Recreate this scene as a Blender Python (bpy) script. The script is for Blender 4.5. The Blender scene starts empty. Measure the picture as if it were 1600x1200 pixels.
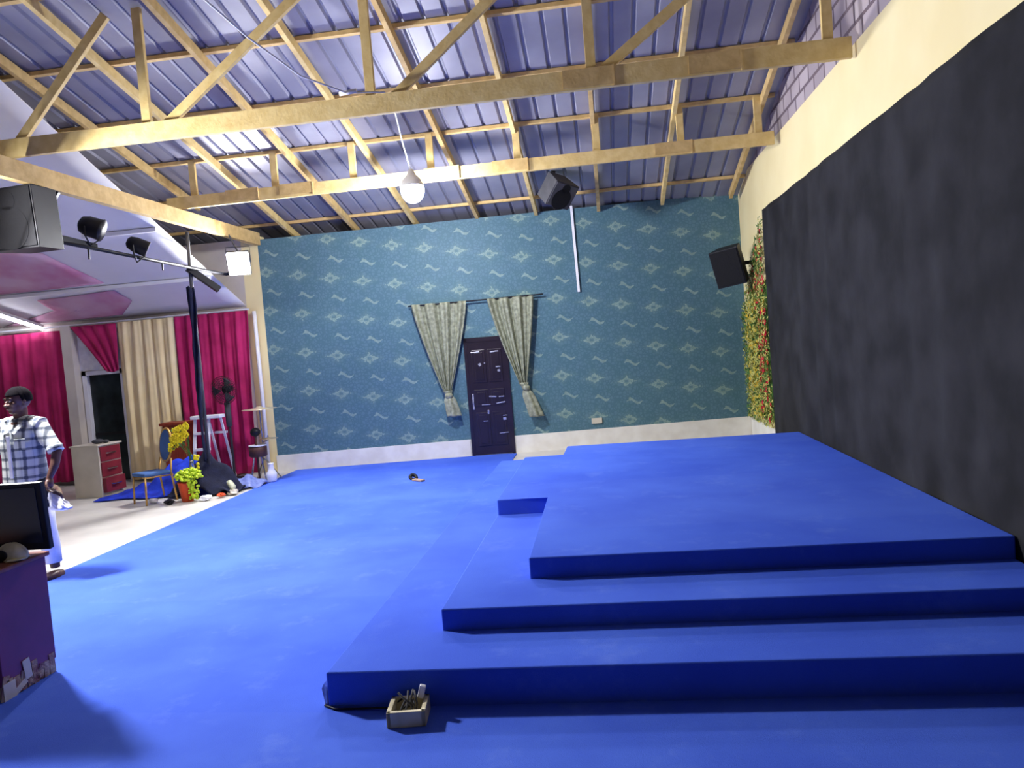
import bpy, bmesh, math, random
from mathutils import Vector, Matrix
random.seed(7)
S = bpy.context.scene
COL = S.collection
# ------------------------------------------------------------------ camera, world, exposure
cd = bpy.data.cameras.new('camera'); cam = bpy.data.objects.new('camera', cd); COL.objects.link(cam)
cd.sensor_width = 36.0; cd.lens = 27.0; cd.clip_start = 0.05; cd.clip_end = 200
def cam_axes(yaw, pitch, roll):
    cy, sy, cp, sp = math.cos(yaw), math.sin(yaw), math.cos(pitch), math.sin(pitch)
    f = Vector((sy*cp, cy*cp, sp)); r = Vector((cy, -sy, 0)); u = r.cross(f)
    return r*math.cos(roll)+u*math.sin(roll), -r*math.sin(roll)+u*math.cos(roll), f
_r, _u, _f = cam_axes(math.radians(-7.037), math.radians(-2.931), math.radians(-4.556))
_m = Matrix((_r, _u, -_f)).transposed().to_4x4(); _m.translation = Vector((0, 0, 2.0))
cam.matrix_world = _m
S.camera = cam
w = bpy.data.worlds.new('night'); S.world = w; w.use_nodes = True
w.node_tree.nodes['Background'].inputs[0].default_value = (0.75, 0.72, 0.8, 1)
w.node_tree.nodes['Background'].inputs[1].default_value = 0.06
S.view_settings.view_transform = 'Standard'; S.view_settings.look = 'None'
S.view_settings.exposure = 0.0; S.view_settings.gamma = 1.0
S.view_settings.use_curve_mapping = False
LAMP = 1050.0          # radiance of the bare LED lamps

# ------------------------------------------------------------------ materials
def lin(c):
    return tuple(((v/255.)/12.92 if v/255. <= .04045 else ((v/255.+.055)/1.055)**2.4) for v in c) + (1,)
def mat(name, c, rough=.7, c2=None, scale=6, bump=0, bscale=40, metal=0, spec=.3, sheen=0, stretch=None, detail=4):
    m = bpy.data.materials.new(name); m.use_nodes = True
    nt = m.node_tree; b = nt.nodes['Principled BSDF']
    b.inputs['Roughness'].default_value = rough; b.inputs['Metallic'].default_value = metal
    b.inputs['Specular IOR Level'].default_value = spec
    if sheen: b.inputs['Sheen Weight'].default_value = sheen
    tc = nt.nodes.new('ShaderNodeTexCoord'); src = tc.outputs['Object']
    if stretch:
        mp = nt.nodes.new('ShaderNodeMapping'); mp.inputs['Scale'].default_value = stretch
        nt.links.new(src, mp.inputs[0]); src = mp.outputs[0]
    n = nt.nodes.new('ShaderNodeTexNoise'); n.inputs['Scale'].default_value = scale; n.inputs['Detail'].default_value = detail
    nt.links.new(src, n.inputs['Vector'])
    r = nt.nodes.new('ShaderNodeValToRGB')
    if c2 is None: c2 = tuple(v*.86 for v in c)
    r.color_ramp.elements[0].position = .35; r.color_ramp.elements[1].position = .65
    r.color_ramp.elements[0].color = lin(c2); r.color_ramp.elements[1].color = lin(c)
    nt.links.new(n.outputs['Fac'], r.inputs[0]); nt.links.new(r.outputs[0], b.inputs['Base Color'])
    if bump:
        n2 = nt.nodes.new('ShaderNodeTexNoise'); n2.inputs['Scale'].default_value = bscale; n2.inputs['Detail'].default_value = 3
        nt.links.new(src, n2.inputs['Vector'])
        bp = nt.nodes.new('ShaderNodeBump'); bp.inputs['Strength'].default_value = bump; bp.inputs['Distance'].default_value = .02
        nt.links.new(n2.outputs['Fac'], bp.inputs['Height']); nt.links.new(bp.outputs[0], b.inputs['Normal'])
    return m
def emis(name, c, s):
    m = bpy.data.materials.new(name); m.use_nodes = True
    nt = m.node_tree; nt.nodes.remove(nt.nodes['Principled BSDF'])
    e = nt.nodes.new('ShaderNodeEmission'); e.inputs[0].default_value = lin(c); e.inputs[1].default_value = s
    nt.links.new(e.outputs[0], nt.nodes['Material Output'].inputs[0]); return m
class NX:
    """tiny node arithmetic helper"""
    def __init__(s, nt): s.nt = nt
    def __call__(s, op, *a):
        n = s.nt.nodes.new('ShaderNodeMath'); n.operation = op
        for i, v in enumerate(a):
            if isinstance(v, (int, float)): n.inputs[i].default_value = v
            else: s.nt.links.new(v, n.inputs[i])
        return n.outputs[0]
    def mix(s, f, a, b):
        n = s.nt.nodes.new('ShaderNodeMix'); n.data_type = 'RGBA'
        for i, v in ((0, f), (6, a), (7, b)):
            if isinstance(v, (int, float, tuple)): n.inputs[i].default_value = v
            else: s.nt.links.new(v, n.inputs[i])
        return n.outputs[2]

def mat_wallpaper():
    m = bpy.data.materials.new('teal_wallpaper'); m.use_nodes = True; nt = m.node_tree; b = nt.nodes['Principled BSDF']
    x = NX(nt); tc = nt.nodes.new('ShaderNodeTexCoord'); sp = nt.nodes.new('ShaderNodeSeparateXYZ'); nt.links.new(tc.outputs['Object'], sp.inputs[0])
    U, V = sp.outputs[0], sp.outputs[2]
    Vs = x('ADD', V, x('MULTIPLY', U, .170))
    def cell(du, dv):
        cu = x('MULTIPLY', x('SUBTRACT', x('FRACT', x('ADD', x('DIVIDE', x('SUBTRACT', U, .125+du), .5845), 20.5)), .5), .5845)
        cv = x('MULTIPLY', x('SUBTRACT', x('FRACT', x('ADD', x('DIVIDE', x('SUBTRACT', Vs, 3.692+dv), .708), 20.5)), .5), .708)
        return cu, cv
    n = nt.nodes.new('ShaderNodeTexNoise'); n.inputs['Scale'].default_value = 26; n.inputs['Detail'].default_value = 4; nt.links.new(tc.outputs['Object'], n.inputs['Vector'])
    wob = x('MULTIPLY', x('SUBTRACT', n.outputs['Fac'], .5), 1.6)
    cu, cv = cell(0, 0); cv = x('ADD', cv, x('MULTIPLY', cu, -.17))
    ax = x('ABSOLUTE', cu); ay = x('ABSOLUTE', cv)
    star = x('ADD', x('POWER', x('DIVIDE', ax, .185), .75), x('POWER', x('DIVIDE', ay, .10), .75))
    A = x('LESS_THAN', x('ADD', star, wob), 1.0)
    hole = x('LESS_THAN', x('ADD', x('POWER', x('DIVIDE', ax, .042), 2), x('POWER', x('DIVIDE', ay, .026), 2)), 1)
    ring2 = x('ABSOLUTE', x('SUBTRACT', star, .62)); ring2 = x('LESS_THAN', ring2, .07)
    A = x('MULTIPLY', A, x('SUBTRACT', 1, x('MAXIMUM', hole, x('MULTIPLY', ring2, .6))))
    bu, bv = cell(.12, -.355)
    wave = x('MULTIPLY', x('SINE', x('MULTIPLY', bu, 26)), -.028)
    band = x('LESS_THAN', x('ADD', x('DIVIDE', x('ABSOLUTE', x('SUBTRACT', bv, wave)), .026), x('ADD', wob, x('POWER', x('DIVIDE', x('ABSOLUTE', bu), .15), 3))), 1)
    dots = x('LESS_THAN', x('ADD', x('POWER', x('DIVIDE', x('ADD', bu, .075), .028), 2), x('POWER', x('DIVIDE', x('SUBTRACT', bv, .04), .026), 2)), 1)
    B = x('MAXIMUM', band, dots)
    halo = x('MULTIPLY', x('SUBTRACT', 1.9, star), .9)
    mot = x('MAXIMUM', A, B)
    vo = nt.nodes.new('ShaderNodeTexVoronoi'); vo.inputs['Scale'].default_value = 17; vo.inputs['Randomness'].default_value = .75; vo.feature = 'DISTANCE_TO_EDGE'
    nt.links.new(tc.outputs['Object'], vo.inputs['Vector'])
    ve = x('LESS_THAN', vo.outputs['Distance'], .12)
    base = x.mix(x('MULTIPLY', ve, .55), lin((92, 124, 142)), lin((68, 100, 118)))
    n3 = nt.nodes.new('ShaderNodeTexNoise'); n3.inputs['Scale'].default_value = 3.0; nt.links.new(tc.outputs['Object'], n3.inputs['Vector'])
    base = x.mix(x('MULTIPLY', n3.outputs['Fac'], .5), base, lin((72, 114, 116)))
    cl = nt.nodes.new('ShaderNodeClamp'); nt.links.new(halo, cl.inputs[0]); base = x.mix(x('MULTIPLY', cl.outputs[0], .22), base, lin((120, 150, 140)))
    n2 = nt.nodes.new('ShaderNodeTexNoise'); n2.inputs['Scale'].default_value = 9; nt.links.new(tc.outputs['Object'], n2.inputs['Vector'])
    mc = x.mix(n2.outputs['Fac'], lin((196, 210, 158)), lin((168, 196, 196)))
    nt.links.new(x.mix(x('MULTIPLY', mot, x('ADD', .05, x('MULTIPLY', n2.outputs['Fac'], .55))), base, mc), b.inputs['Base Color'])
    b.inputs['Roughness'].default_value = .55; b.inputs['Specular IOR Level'].default_value = .25
    return m
def mat_blocks():
    m = bpy.data.materials.new('bare_blocks'); m.use_nodes = True; nt = m.node_tree; b = nt.nodes['Principled BSDF']; x = NX(nt)
    tc = nt.nodes.new('ShaderNodeTexCoord'); sp = nt.nodes.new('ShaderNodeSeparateXYZ'); nt.links.new(tc.outputs['Object'], sp.inputs[0])
    cb = nt.nodes.new('ShaderNodeCombineXYZ'); nt.links.new(sp.outputs[1], cb.inputs[0]); nt.links.new(sp.outputs[2], cb.inputs[1])
    br = nt.nodes.new('ShaderNodeTexBrick'); nt.links.new(cb.outputs[0], br.inputs['Vector'])
    br.inputs['Scale'].default_value = 1; br.inputs['Brick Width'].default_value = .42; br.inputs['Row Height'].default_value = .21
    br.inputs['Mortar Size'].default_value = .022; br.inputs['Mortar Smooth'].default_value = .3
    br.inputs['Color1'].default_value = lin((188, 176, 178)); br.inputs['Color2'].default_value = lin((160, 148, 152)); br.inputs['Mortar'].default_value = lin((112, 98, 104))
    nt.links.new(br.outputs[0], b.inputs['Base Color']); b.inputs['Roughness'].default_value = .95
    bp = nt.nodes.new('ShaderNodeBump'); bp.inputs['Strength'].default_value = .6; bp.inputs['Distance'].default_value = .02; bp.invert = True
    nt.links.new(br.outputs['Fac'], bp.inputs['Height']); nt.links.new(bp.outputs[0], b.inputs['Normal'])
    return m
def mat_carpet(name, c, c2):
    m = mat(name, c, rough=.95, c2=c2, scale=1.1, bump=.25, bscale=220, spec=.12, detail=6)
    nt = m.node_tree; b = nt.nodes['Principled BSDF']; x = NX(nt)
    old = b.inputs['Base Color'].links[0].from_socket; tc = [n for n in nt.nodes if n.type == 'TEX_COORD'][0]
    n = nt.nodes.new('ShaderNodeTexNoise'); n.inputs['Scale'].default_value = 2.3; n.inputs['Detail'].default_value = 9; n.inputs['Roughness'].default_value = .75
    nt.links.new(tc.outputs['Object'], n.inputs['Vector'])
    f = x('MULTIPLY', x('MAXIMUM', x('SUBTRACT', n.outputs['Fac'], .55), 0), .8)      # dusty footmarks
    sp = nt.nodes.new('ShaderNodeSeparateXYZ'); nt.links.new(tc.outputs['Object'], sp.inputs[0])
    nap = x('MULTIPLY', x('GREATER_THAN', x('FRACT', x('DIVIDE', x('ADD', sp.outputs[1], x('MULTIPLY', sp.outputs[0], .04)), 4.0)), .5), .025)  # rolls laid with the nap reversed
    nt.links.new(x.mix(x('ADD', f, nap), old, lin((150, 175, 235))), b.inputs['Base Color'])
    return m
def mat_plaid():
    m = bpy.data.materials.new('plaid_shirt'); m.use_nodes = True; nt = m.node_tree; b = nt.nodes['Principled BSDF']; x = NX(nt)
    tc = nt.nodes.new('ShaderNodeTexCoord'); sp = nt.nodes.new('ShaderNodeSeparateXYZ'); nt.links.new(tc.outputs['Object'], sp.inputs[0])
    def line(v, p, wd): return x('MINIMUM', x('MAXIMUM', x('MULTIPLY', x('SUBTRACT', wd*1.5, x('ABSOLUTE', x('SUBTRACT', x('FRACT', x('ADD', x('DIVIDE', v, p), 9.3)), .5))), 9), 0), 1)
    a = x('MAXIMUM', x('MULTIPLY', line(sp.outputs[0], .085, .13), .75), x('MULTIPLY', line(x('ADD', sp.outputs[0], .03), .085, .03), .5))
    c = x('MAXIMUM', x('MULTIPLY', line(sp.outputs[2], .095, .13), .75), x('MULTIPLY', line(x('ADD', sp.outputs[2], .03), .085, .03), .5))
    f = x('MINIMUM', x('ADD', a, c), .95)
    nt.links.new(x.mix(f, lin((214, 218, 212)), lin((60, 70, 88))), b.inputs['Base Color']); b.inputs['Roughness'].default_value = .9
    return m

M = {}
M['tile'] = mat('floor_tile', (212, 208, 200), .35, (196, 192, 184), 2, spec=.4)
M['carpet'] = mat_carpet('blue_carpet', (74, 108, 218), (62, 94, 208))
M['cloth_blue'] = mat('loose_blue_carpet', (36, 66, 205), .9, (24, 44, 160), 5, bump=.3)
M['navy'] = mat('navy_cloth', (28, 32, 58), .9, (18, 20, 40), 6, bump=.3)
M['paper'] = mat_wallpaper()
M['yellow'] = mat('yellow_paint', (246, 231, 178), .7, (240, 223, 166), 1.3)
M['blocks'] = mat_blocks()
M['white'] = mat('white_paint', (236, 234, 226), .6, (224, 220, 210), 4)
M['annexwall'] = mat('cream_plaster', (214, 206, 196), .8, (198, 190, 184), 2)
M['roof'] = mat('roof_sheet', (158, 158, 172), .5, (138, 138, 154), 1.2, metal=.2, spec=.4)
M['wood'] = mat('sawn_pine', (234, 208, 142), .75, (220, 190, 122), 9, bump=.15, bscale=30, stretch=(1, 1, 1))
M['wood2'] = mat('sawn_pine_aged', (220, 190, 128), .8, (200, 168, 108), 9, bump=.15, bscale=30)
M['drape'] = mat('black_drape', (42, 42, 46), .95, (24, 24, 27), 2.2, bump=.4, bscale=3, detail=7)
M['whitefab'] = mat('white_ceiling_fabric', (246, 244, 244), .7, (236, 234, 236), 1)
M['pinkfab'] = mat('rose_fabric', (206, 134, 168), .8, (222, 186, 204), 1.4)
M['red'] = mat('crimson_curtain', (190, 40, 104), .8, (160, 26, 82), 3)
M['cream'] = mat('cream_curtain', (250, 232, 184), .8, (240, 218, 166), 3)
M['green'] = mat('sage_brocade', (158, 162, 138), .55, (118, 122, 102), 16, bump=.2, bscale=30, spec=.5)
M['dark'] = mat('black_plastic', (26, 26, 30), .5, (20, 20, 24), 5)
M['grille'] = mat('speaker_grille', (14, 14, 17), .8, (22, 22, 26), 90)
M['greybox'] = mat('grey_carpeted_box', (84, 84, 88), .9, (72, 72, 76), 5)
M['screen'] = mat('dark_screen', (38, 42, 56), .25, (34, 38, 52), 3, spec=.5)
M['doorw'] = mat('dark_brown_door', (40, 30, 40), .28, (30, 22, 32), 3, spec=.6)
M['metal_glint'] = mat('silver_metal_glint', (214, 214, 224), .25, (170, 170, 190), 20, metal=.6)  # metal of handle and strip; also colours the glints put on the door
M['maroon'] = mat('maroon_laminate', (122, 46, 84), .4, (104, 38, 72), 3, spec=.45)
M['maroon2'] = mat('maroon_drawer', (134, 44, 58), .4, (116, 36, 48), 4)
M['beige'] = mat('beige_board', (214, 206, 188), .6, (202, 194, 176), 3)
M['worn'] = mat('torn_chipboard', (190, 168, 140), .9, (130, 84, 90), 12, bump=.5, bscale=40)
M['edge'] = mat('brown_edge', (150, 92, 74), .3, (126, 70, 62), 8)
M['chrome'] = mat('chrome', (210, 210, 215), .2, metal=1)
M['gold'] = mat('gold_frame', (214, 170, 96), .35, (190, 144, 76), 8, metal=.5)
M['chairblue'] = mat('blue_velvet', (70, 104, 158), .8, (58, 90, 142), 6)
M['redwood'] = mat('red_brown_wood', (150, 62, 40), .45, (128, 48, 32), 4, stretch=(8, 8, 1))
M['plastic'] = mat('white_plastic', (238, 238, 244), .4, (226, 226, 234), 3)
M['leafy'] = mat('lime_leaves', (206, 222, 52), .6, (150, 186, 40), 20)
M['leaf'] = mat('green_leaves', (92, 134, 60), .6, (52, 96, 44), 12)
M['leaf2'] = mat('olive_leaves', (206, 198, 110), .6, (160, 164, 84), 9)
M['yflower'] = mat('yellow_petals', (244, 226, 40), .6, (226, 196, 30), 15)
M['oflower'] = mat('amber_petals', (240, 186, 46), .6, (214, 200, 80), 9)
M['rflower'] = mat('red_petals', (222, 40, 70), .6, (190, 24, 52), 9)
M['orange'] = mat('orange_pot', (226, 92, 48), .5, (206, 74, 38), 5)
M['brass'] = mat('pale_bronze', (206, 196, 170), .3, (186, 174, 146), 12, metal=.7)
M['brown'] = mat('dark_brown_wood', (88, 56, 50), .5, (64, 40, 38), 8)
M['skin'] = mat('dark_brown_skin', (104, 72, 62), .45, (88, 58, 50), 7, spec=.45)
M['hair'] = mat('black_hair', (24, 21, 24), 1.0, (16, 14, 17), 60, spec=.05)
M['lips'] = mat('lips', (120, 66, 66), .5); M['eyew'] = mat('eye_white', (220, 214, 206), .3); M['pupil'] = mat('pupil', (20, 14, 12), .2)
M['plaid'] = mat_plaid()
M['trouser'] = mat('dark_trousers', (34, 36, 52), .9, (26, 28, 42), 8)
M['bag'] = mat('white_plastic_bag', (240, 240, 246), .4, (222, 222, 232), 10)
M['capc'] = mat('cream_cap', (222, 212, 170), .8, (196, 186, 146), 14)
M['tube'] = emis('fluorescent_tube', (238, 240, 255), 32)
M['led'] = emis('led_light', (245, 246, 255), LAMP*.6)
M['led2'] = emis('led_light_warm', (250, 250, 255), LAMP*.75)
M['led3'] = emis('led_light_near', (250, 250, 255), LAMP*1.45)
M['night'] = mat('night_behind_door', (44, 54, 56), .2, (26, 32, 34), 3)

# ------------------------------------------------------------------ mesh helpers
class MB:
    def __init__(s): s.bm = bmesh.new()
    def box(s, c, sz, rot=None, bevel=0):
        r = bmesh.ops.create_cube(s.bm, size=1.0); vs = r['verts']
        m = Matrix.Translation(Vector(c)) @ (rot.to_4x4() if rot else Matrix()) @ Matrix.Diagonal((sz[0], sz[1], sz[2], 1))
        bmesh.ops.transform(s.bm, matrix=m, verts=vs)
        if bevel:
            es = list({e for v in vs for e in v.link_edges})
            bmesh.ops.bevel(s.bm, geom=es, offset=bevel, segments=2, affect='EDGES', profile=.6)
        return s
    def span(s, lo, hi, bevel=0):
        return s.box([(a+b)/2 for a, b in zip(lo, hi)], [abs(b-a) for a, b in zip(lo, hi)], None, bevel)
    def beam(s, a, b, wd, ht, up=(0, 0, 1), bevel=.004):
        a, b = Vector(a), Vector(b); d = b-a; y = d.normalized(); u = Vector(up); x = y.cross(u)
        if x.length < 1e-4: x = y.cross(Vector((1, 0, 0)))
        x.normalize(); z = x.cross(y)
        return s.box((a+b)/2, (wd, d.length, ht), Matrix((x, y, z)).transposed(), bevel)
    def cyl(s, a, b, r0, r1=None, n=16):
        a, b = Vector(a), Vector(b); d = b-a; r1 = r0 if r1 is None else r1
        r = bmesh.ops.create_cone(s.bm, cap_ends=True, segments=n, radius1=r0, radius2=max(r1, 1e-4), depth=d.length)
        bmesh.ops.transform(s.bm, matrix=Matrix.Translation((a+b)/2) @ d.to_track_quat('Z', 'Y').to_matrix().to_4x4(), verts=r['verts']); return s
    def ball(s, c, r, sz=(1, 1, 1), n=16, rot=None):
        m = Matrix.Translation(Vector(c)) @ (rot.to_4x4() if rot else Matrix()) @ Matrix.Diagonal((sz[0]*r, sz[1]*r, sz[2]*r, 1))
        nv = max(4, n*2//3); new = s.bm.verts.new; face = s.bm.faces.new
        top = new(m @ Vector((0, 0, 1))); bot = new(m @ Vector((0, 0, -1))); rows = []
        for j in range(1, nv):
            t = math.pi*j/nv; rows.append([new(m @ Vector((math.sin(t)*math.cos(k*2*math.pi/n), math.sin(t)*math.sin(k*2*math.pi/n), math.cos(t)))) for k in range(n)])
        for k in range(n):
            face((top, rows[0][k], rows[0][(k+1) % n])); face((bot, rows[-1][(k+1) % n], rows[-1][k]))
            for a, b in zip(rows, rows[1:]): face((a[k], b[k], b[(k+1) % n], a[(k+1) % n]))
        return s
    def tube(s, pts, r, n=8):
        pts = [Vector(p) for p in pts]; rs = r if isinstance(r, (list, tuple)) else [r]*len(pts)
        rings = []; prev = None
        for i, p in enumerate(pts):
            t = (pts[min(i+1, len(pts)-1)]-pts[max(i-1, 0)]).normalized()
            if prev is None:
                prev = t.cross(Vector((0, 0, 1)))
                if prev.length < 1e-3: prev = t.cross(Vector((1, 0, 0)))
            prev = (prev - t*prev.dot(t)).normalized(); q = t.cross(prev)
            rings.append([s.bm.verts.new(p+(prev*math.cos(a)+q*math.sin(a))*rs[i]) for a in [k*2*math.pi/n for k in range(n)]])
        for A, B in zip(rings, rings[1:]):
            for k in range(n): s.bm.faces.new((A[k], A[(k+1) % n], B[(k+1) % n], B[k]))
        s.bm.faces.new(rings[0][::-1]); s.bm.faces.new(rings[-1]); return s
    def ring(s, c, R, r, ax=(0, 1, 0), n=24, sx=1, sz=1):
        c = Vector(c); a = Vector(ax).normalized(); x = a.cross(Vector((0, 0, 1)))
        if x.length < 1e-3: x = Vector((1, 0, 0))
        x.normalize(); z = x.cross(a)
        return s.tube([c + x*math.cos(t)*R*sx + z*math.sin(t)*R*sz for t in [k*2*math.pi/n for k in range(n+1)]], r, 6)
    def lathe(s, c, prof, n=20):
        c = Vector(c); rings = []
        for r, z in prof: rings.append([s.bm.verts.new(c+Vector((max(r, 1e-4)*math.cos(a), max(r, 1e-4)*math.sin(a), z))) for a in [k*2*math.pi/n for k in range(n)]])
        for A, B in zip(rings, rings[1:]):
            for k in range(n): s.bm.faces.new((A[k], A[(k+1) % n], B[(k+1) % n], B[k]))
        s.bm.faces.new(rings[0][::-1]); s.bm.faces.new(rings[-1]); return s
    def prism(s, poly, z0, z1, bevel=0):
        lo = [s.bm.verts.new((x, y, z0)) for x, y in poly]; hi = [s.bm.verts.new((x, y, z1)) for x, y in poly]
        n = len(poly); fs = [s.bm.faces.new(lo[::-1]), s.bm.faces.new(hi)]
        for k in range(n): fs.append(s.bm.faces.new((lo[k], lo[(k+1) % n], hi[(k+1) % n], hi[k])))
        if bevel:
            es = [e for e in fs[1].edges] + [e for f in fs[2:] for e in f.edges if abs(e.verts[0].co.z-e.verts[1].co.z) > .01]
            bmesh.ops.bevel(s.bm, geom=list(set(es)), offset=bevel, segments=3, affect='EDGES', profile=.5)
        return s
    def extr(s, pts, d):
        """solid from a planar polygon of 3D points pushed by vector d"""
        d = Vector(d); lo = [s.bm.verts.new(Vector(p)) for p in pts]; hi = [s.bm.verts.new(Vector(p)+d) for p in pts]; n = len(pts)
        s.bm.faces.new(lo[::-1]); s.bm.faces.new(hi)
        for k in range(n): s.bm.faces.new((lo[k], lo[(k+1) % n], hi[(k+1) % n], hi[k]))
        return s
    def grid(s, f, nu, nv):
        g = [[s.bm.verts.new(Vector(f(i/nu, j/nv))) for i in range(nu+1)] for j in range(nv+1)]
        for j in range(nv):
            for i in range(nu): s.bm.faces.new((g[j][i], g[j][i+1], g[j+1][i+1], g[j+1][i]))
        return s
    def build(s, name, m, parent=None, smooth=False, solid=0, remesh=0, loc=None, sm=0):
        bmesh.ops.recalc_face_normals(s.bm, faces=s.bm.faces)
        me = bpy.data.meshes.new(name)
        inv = None
        if parent is not None:
            inv = Matrix.Translation(-parent.location) if parent.rotation_euler.z == 0 else None
            if inv is None: inv = (Matrix.Translation(parent.location) @ parent.rotation_euler.to_matrix().to_4x4()).inverted()
            if parent.get('local'): inv = None
            if parent.get('_abs') is not None:
                inv = Matrix.Translation(-Vector(parent['_abs']))
        elif loc is not None: inv = Matrix.Translation(-Vector(loc))
        if inv is not None: s.bm.transform(inv)
        s.bm.to_mesh(me); s.bm.free(); me.materials.append(m)
        if smooth:
            for p in me.polygons: p.use_smooth = True
        o = bpy.data.objects.new(name, me); COL.objects.link(o)
        if parent is not None: o.parent = parent; o['_abs'] = list(parent.get('_abs') or parent.location)
        elif loc is not None: o.location = loc; o['_abs'] = list(loc)
        else: o['_abs'] = [0, 0, 0]
        if solid: md = o.modifiers.new('solid', 'SOLIDIFY'); md.thickness = solid; md.offset = 0
        if remesh:
            md = o.modifiers.new('remesh', 'REMESH'); md.mode = 'VOXEL'; md.voxel_size = remesh; md.use_smooth_shade = True
            md2 = o.modifiers.new('smooth', 'SMOOTH'); md2.factor = .5; md2.iterations = sm or 4
        return o
def tag(o, label, cat, group=None, kind=None):
    if label: o['label'] = label
    if cat: o['category'] = cat
    if group: o['group'] = group
    if kind: o['kind'] = kind
    return o
def thing(name, loc, label, cat, group=None):
    o = bpy.data.objects.new(name, None); COL.objects.link(o); o.location = loc; o['_abs'] = list(loc); o.empty_display_size = .1
    return tag(o, label, cat, group)
def struct(mb, name, m, **k):
    o = mb.build(name, m, **k); o['kind'] = 'structure'; return o

# ------------------------------------------------------------------ room shell
RT = .24
def roofz(y): return 4.45 + RT*(14.2-y)
struct(MB().span((-14, -3, -.1), (3.2, 15.2, 0)), 'floor', M['tile'])
# far wall, slightly out of square, built along its own X axis
k = 1/8.75; ang = math.atan(k); Lw = 8.8065
def far(u, z, off=0):           # point on far wall: u metres from its left end, off metres in front of it
    return Vector((-6.15+u*math.cos(ang)+off*math.sin(ang), 13.5+u*math.sin(ang)-off*math.cos(ang), z))
mb = MB(); mb.extr([(0, 0, .30), (Lw+.02, 0, .34), (Lw+.02, 0, 4.43), (0, 0, 4.27)], (0, .2, 0))
fw = struct(mb, 'wall_far', M['paper']); fw.location = (-6.15, 13.5, 0); fw.rotation_euler.z = ang
mb = MB(); mb.extr([(0, 0, 0), (Lw, 0, 0), (Lw, 0, .34), (0, 0, .30)], (0, .2, 0)); mb.extr([(0, -.02, 0), (3.60, -.02, 0), (3.60, -.02, .315), (0, -.02, .30)], (0, .02, 0)); mb.extr([(4.42, -.02, 0), (Lw, -.02, 0), (Lw, -.02, .34), (4.42, -.02, .318)], (0, .02, 0))
b0 = struct(mb, 'baseboard_far', M['white']); b0.location = (-6.15, 13.5, 0); b0.rotation_euler.z = ang
struct(MB().span((2.6, 12.3, .0), (2.578, 14.46, .34)), 'baseboard_right', M['white'])
struct(MB().span((2.6, .5, 0), (2.85, 14.75, 4.63)), 'wall_right', M['yellow'])
mb = MB(); mb.extr([(2.63, .5, 4.63), (2.63, 14.75, 4.63), (2.63, 14.75, roofz(14.75)-.0 if roofz(14.75) > 4.63 else 4.64), (2.63, 13.4, roofz(13.4)), (2.63, .5, roofz(.5))], (.2, 0, 0))
struct(mb, 'wall_right.001', M['blocks'])
struct(MB().span((-6.45, 13.5, 0), (-6.13, 13.8, 4.35)), 'trim_1', M['yellow'])
struct(MB().span((-14, 13.5, 0), (-9.80, 13.7, 4.3)).span((-8.98, 13.5, 0), (-6.45, 13.7, 4.3)).span((-9.80, 13.5, 2.13), (-8.98, 13.7, 4.3)), 'wall_annex', M['annexwall'])
struct(MB().span((-10.02, 13.25, 0), (-9.82, 13.5, 3.0)), 'trim_2', M['annexwall'])
# ribbed metal roof
def roof_fn():
    xs = []; x = -14.0
    while x < 3.2:
        xs += [(x, 0), (x+.17, 0), (x+.19, .035), (x+.215, .035), (x+.235, 0)]
        x += .262
    mb = MB(); ny = 2
    ys = [15.4, 6, -1]
    g = [[mb.bm.verts.new((x, y, roofz(y)+h)) for x, h in xs] for y in ys]
    for a, b in zip(g, g[1:]):
        for i in range(len(xs)-1): mb.bm.faces.new((a[i], a[i+1], b[i+1], b[i]))
    return mb
struct(roof_fn(), 'ceiling', M['roof'], solid=.004)
# white fabric ceiling over the side annex, rising towards the camera
def ceilz(y): return 2.95 + .42*(13.84-y)
mb = MB()
mb.grid(lambda u, v: (-6.46-u*7.5, 13.49-v*6.9, ceilz(13.49-v*6.9)), 24, 24)
struct(mb, 'ceiling.001', M['whitefab'], smooth=True, solid=.02)

# door_1 dark panelled door in the far wall
dr = bpy.data.objects.new('door_1', None); COL.objects.link(dr); dr.location = far(3.62, 0); dr.rotation_euler.z = ang; dr['kind'] = 'structure'; dr['local'] = 1
def local_part(mb, name, m, parent, smooth=False, solid=0):
    bmesh.ops.recalc_face_normals(mb.bm, faces=mb.bm.faces); me = bpy.data.meshes.new(name); mb.bm.to_mesh(me); mb.bm.free(); me.materials.append(m)
    if smooth:
        for p in me.polygons: p.use_smooth = True
    o = bpy.data.objects.new(name, me); COL.objects.link(o); o.parent = parent
    if solid: md = o.modifiers.new('solid', 'SOLIDIFY'); md.thickness = solid; md.offset = 0
    return o
mb = MB().span((.06, -.035, .02), (.74, -.006, 2.10))
for (x0, x1, z0, z1) in [(.13, .38, 1.35, 1.95), (.43, .68, 1.35, 1.95), (.13, .38, .92, 1.22), (.43, .68, .92, 1.22), (.13, .38, .18, .80), (.43, .68, .18, .80)]:
    mb.span((x0, -.048, z0), (x1, -.035, z1), .006); mb.span((x0+.05, -.056, z0+.05), (x1-.05, -.048, z1-.05), .004)
local_part(mb, 'door_panel', M['doorw'], dr)
local_part(MB().span((0, -.045, 0), (.06, -.002, 2.18)).span((.74, -.045, 0), (.80, -.002, 2.18)).span((0, -.045, 2.10), (.80, -.002, 2.18)), 'door_frame', M['doorw'], dr)
local_part(MB().span((.085, -.055, .86), (.115, -.036, 1.15), .006).box((.10, -.09, 1.0), (.03, .06, .02)), 'door_handle', M['metal_glint'], dr)
mb = MB()  # pale slivers stand in for light glinting off the panels
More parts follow.
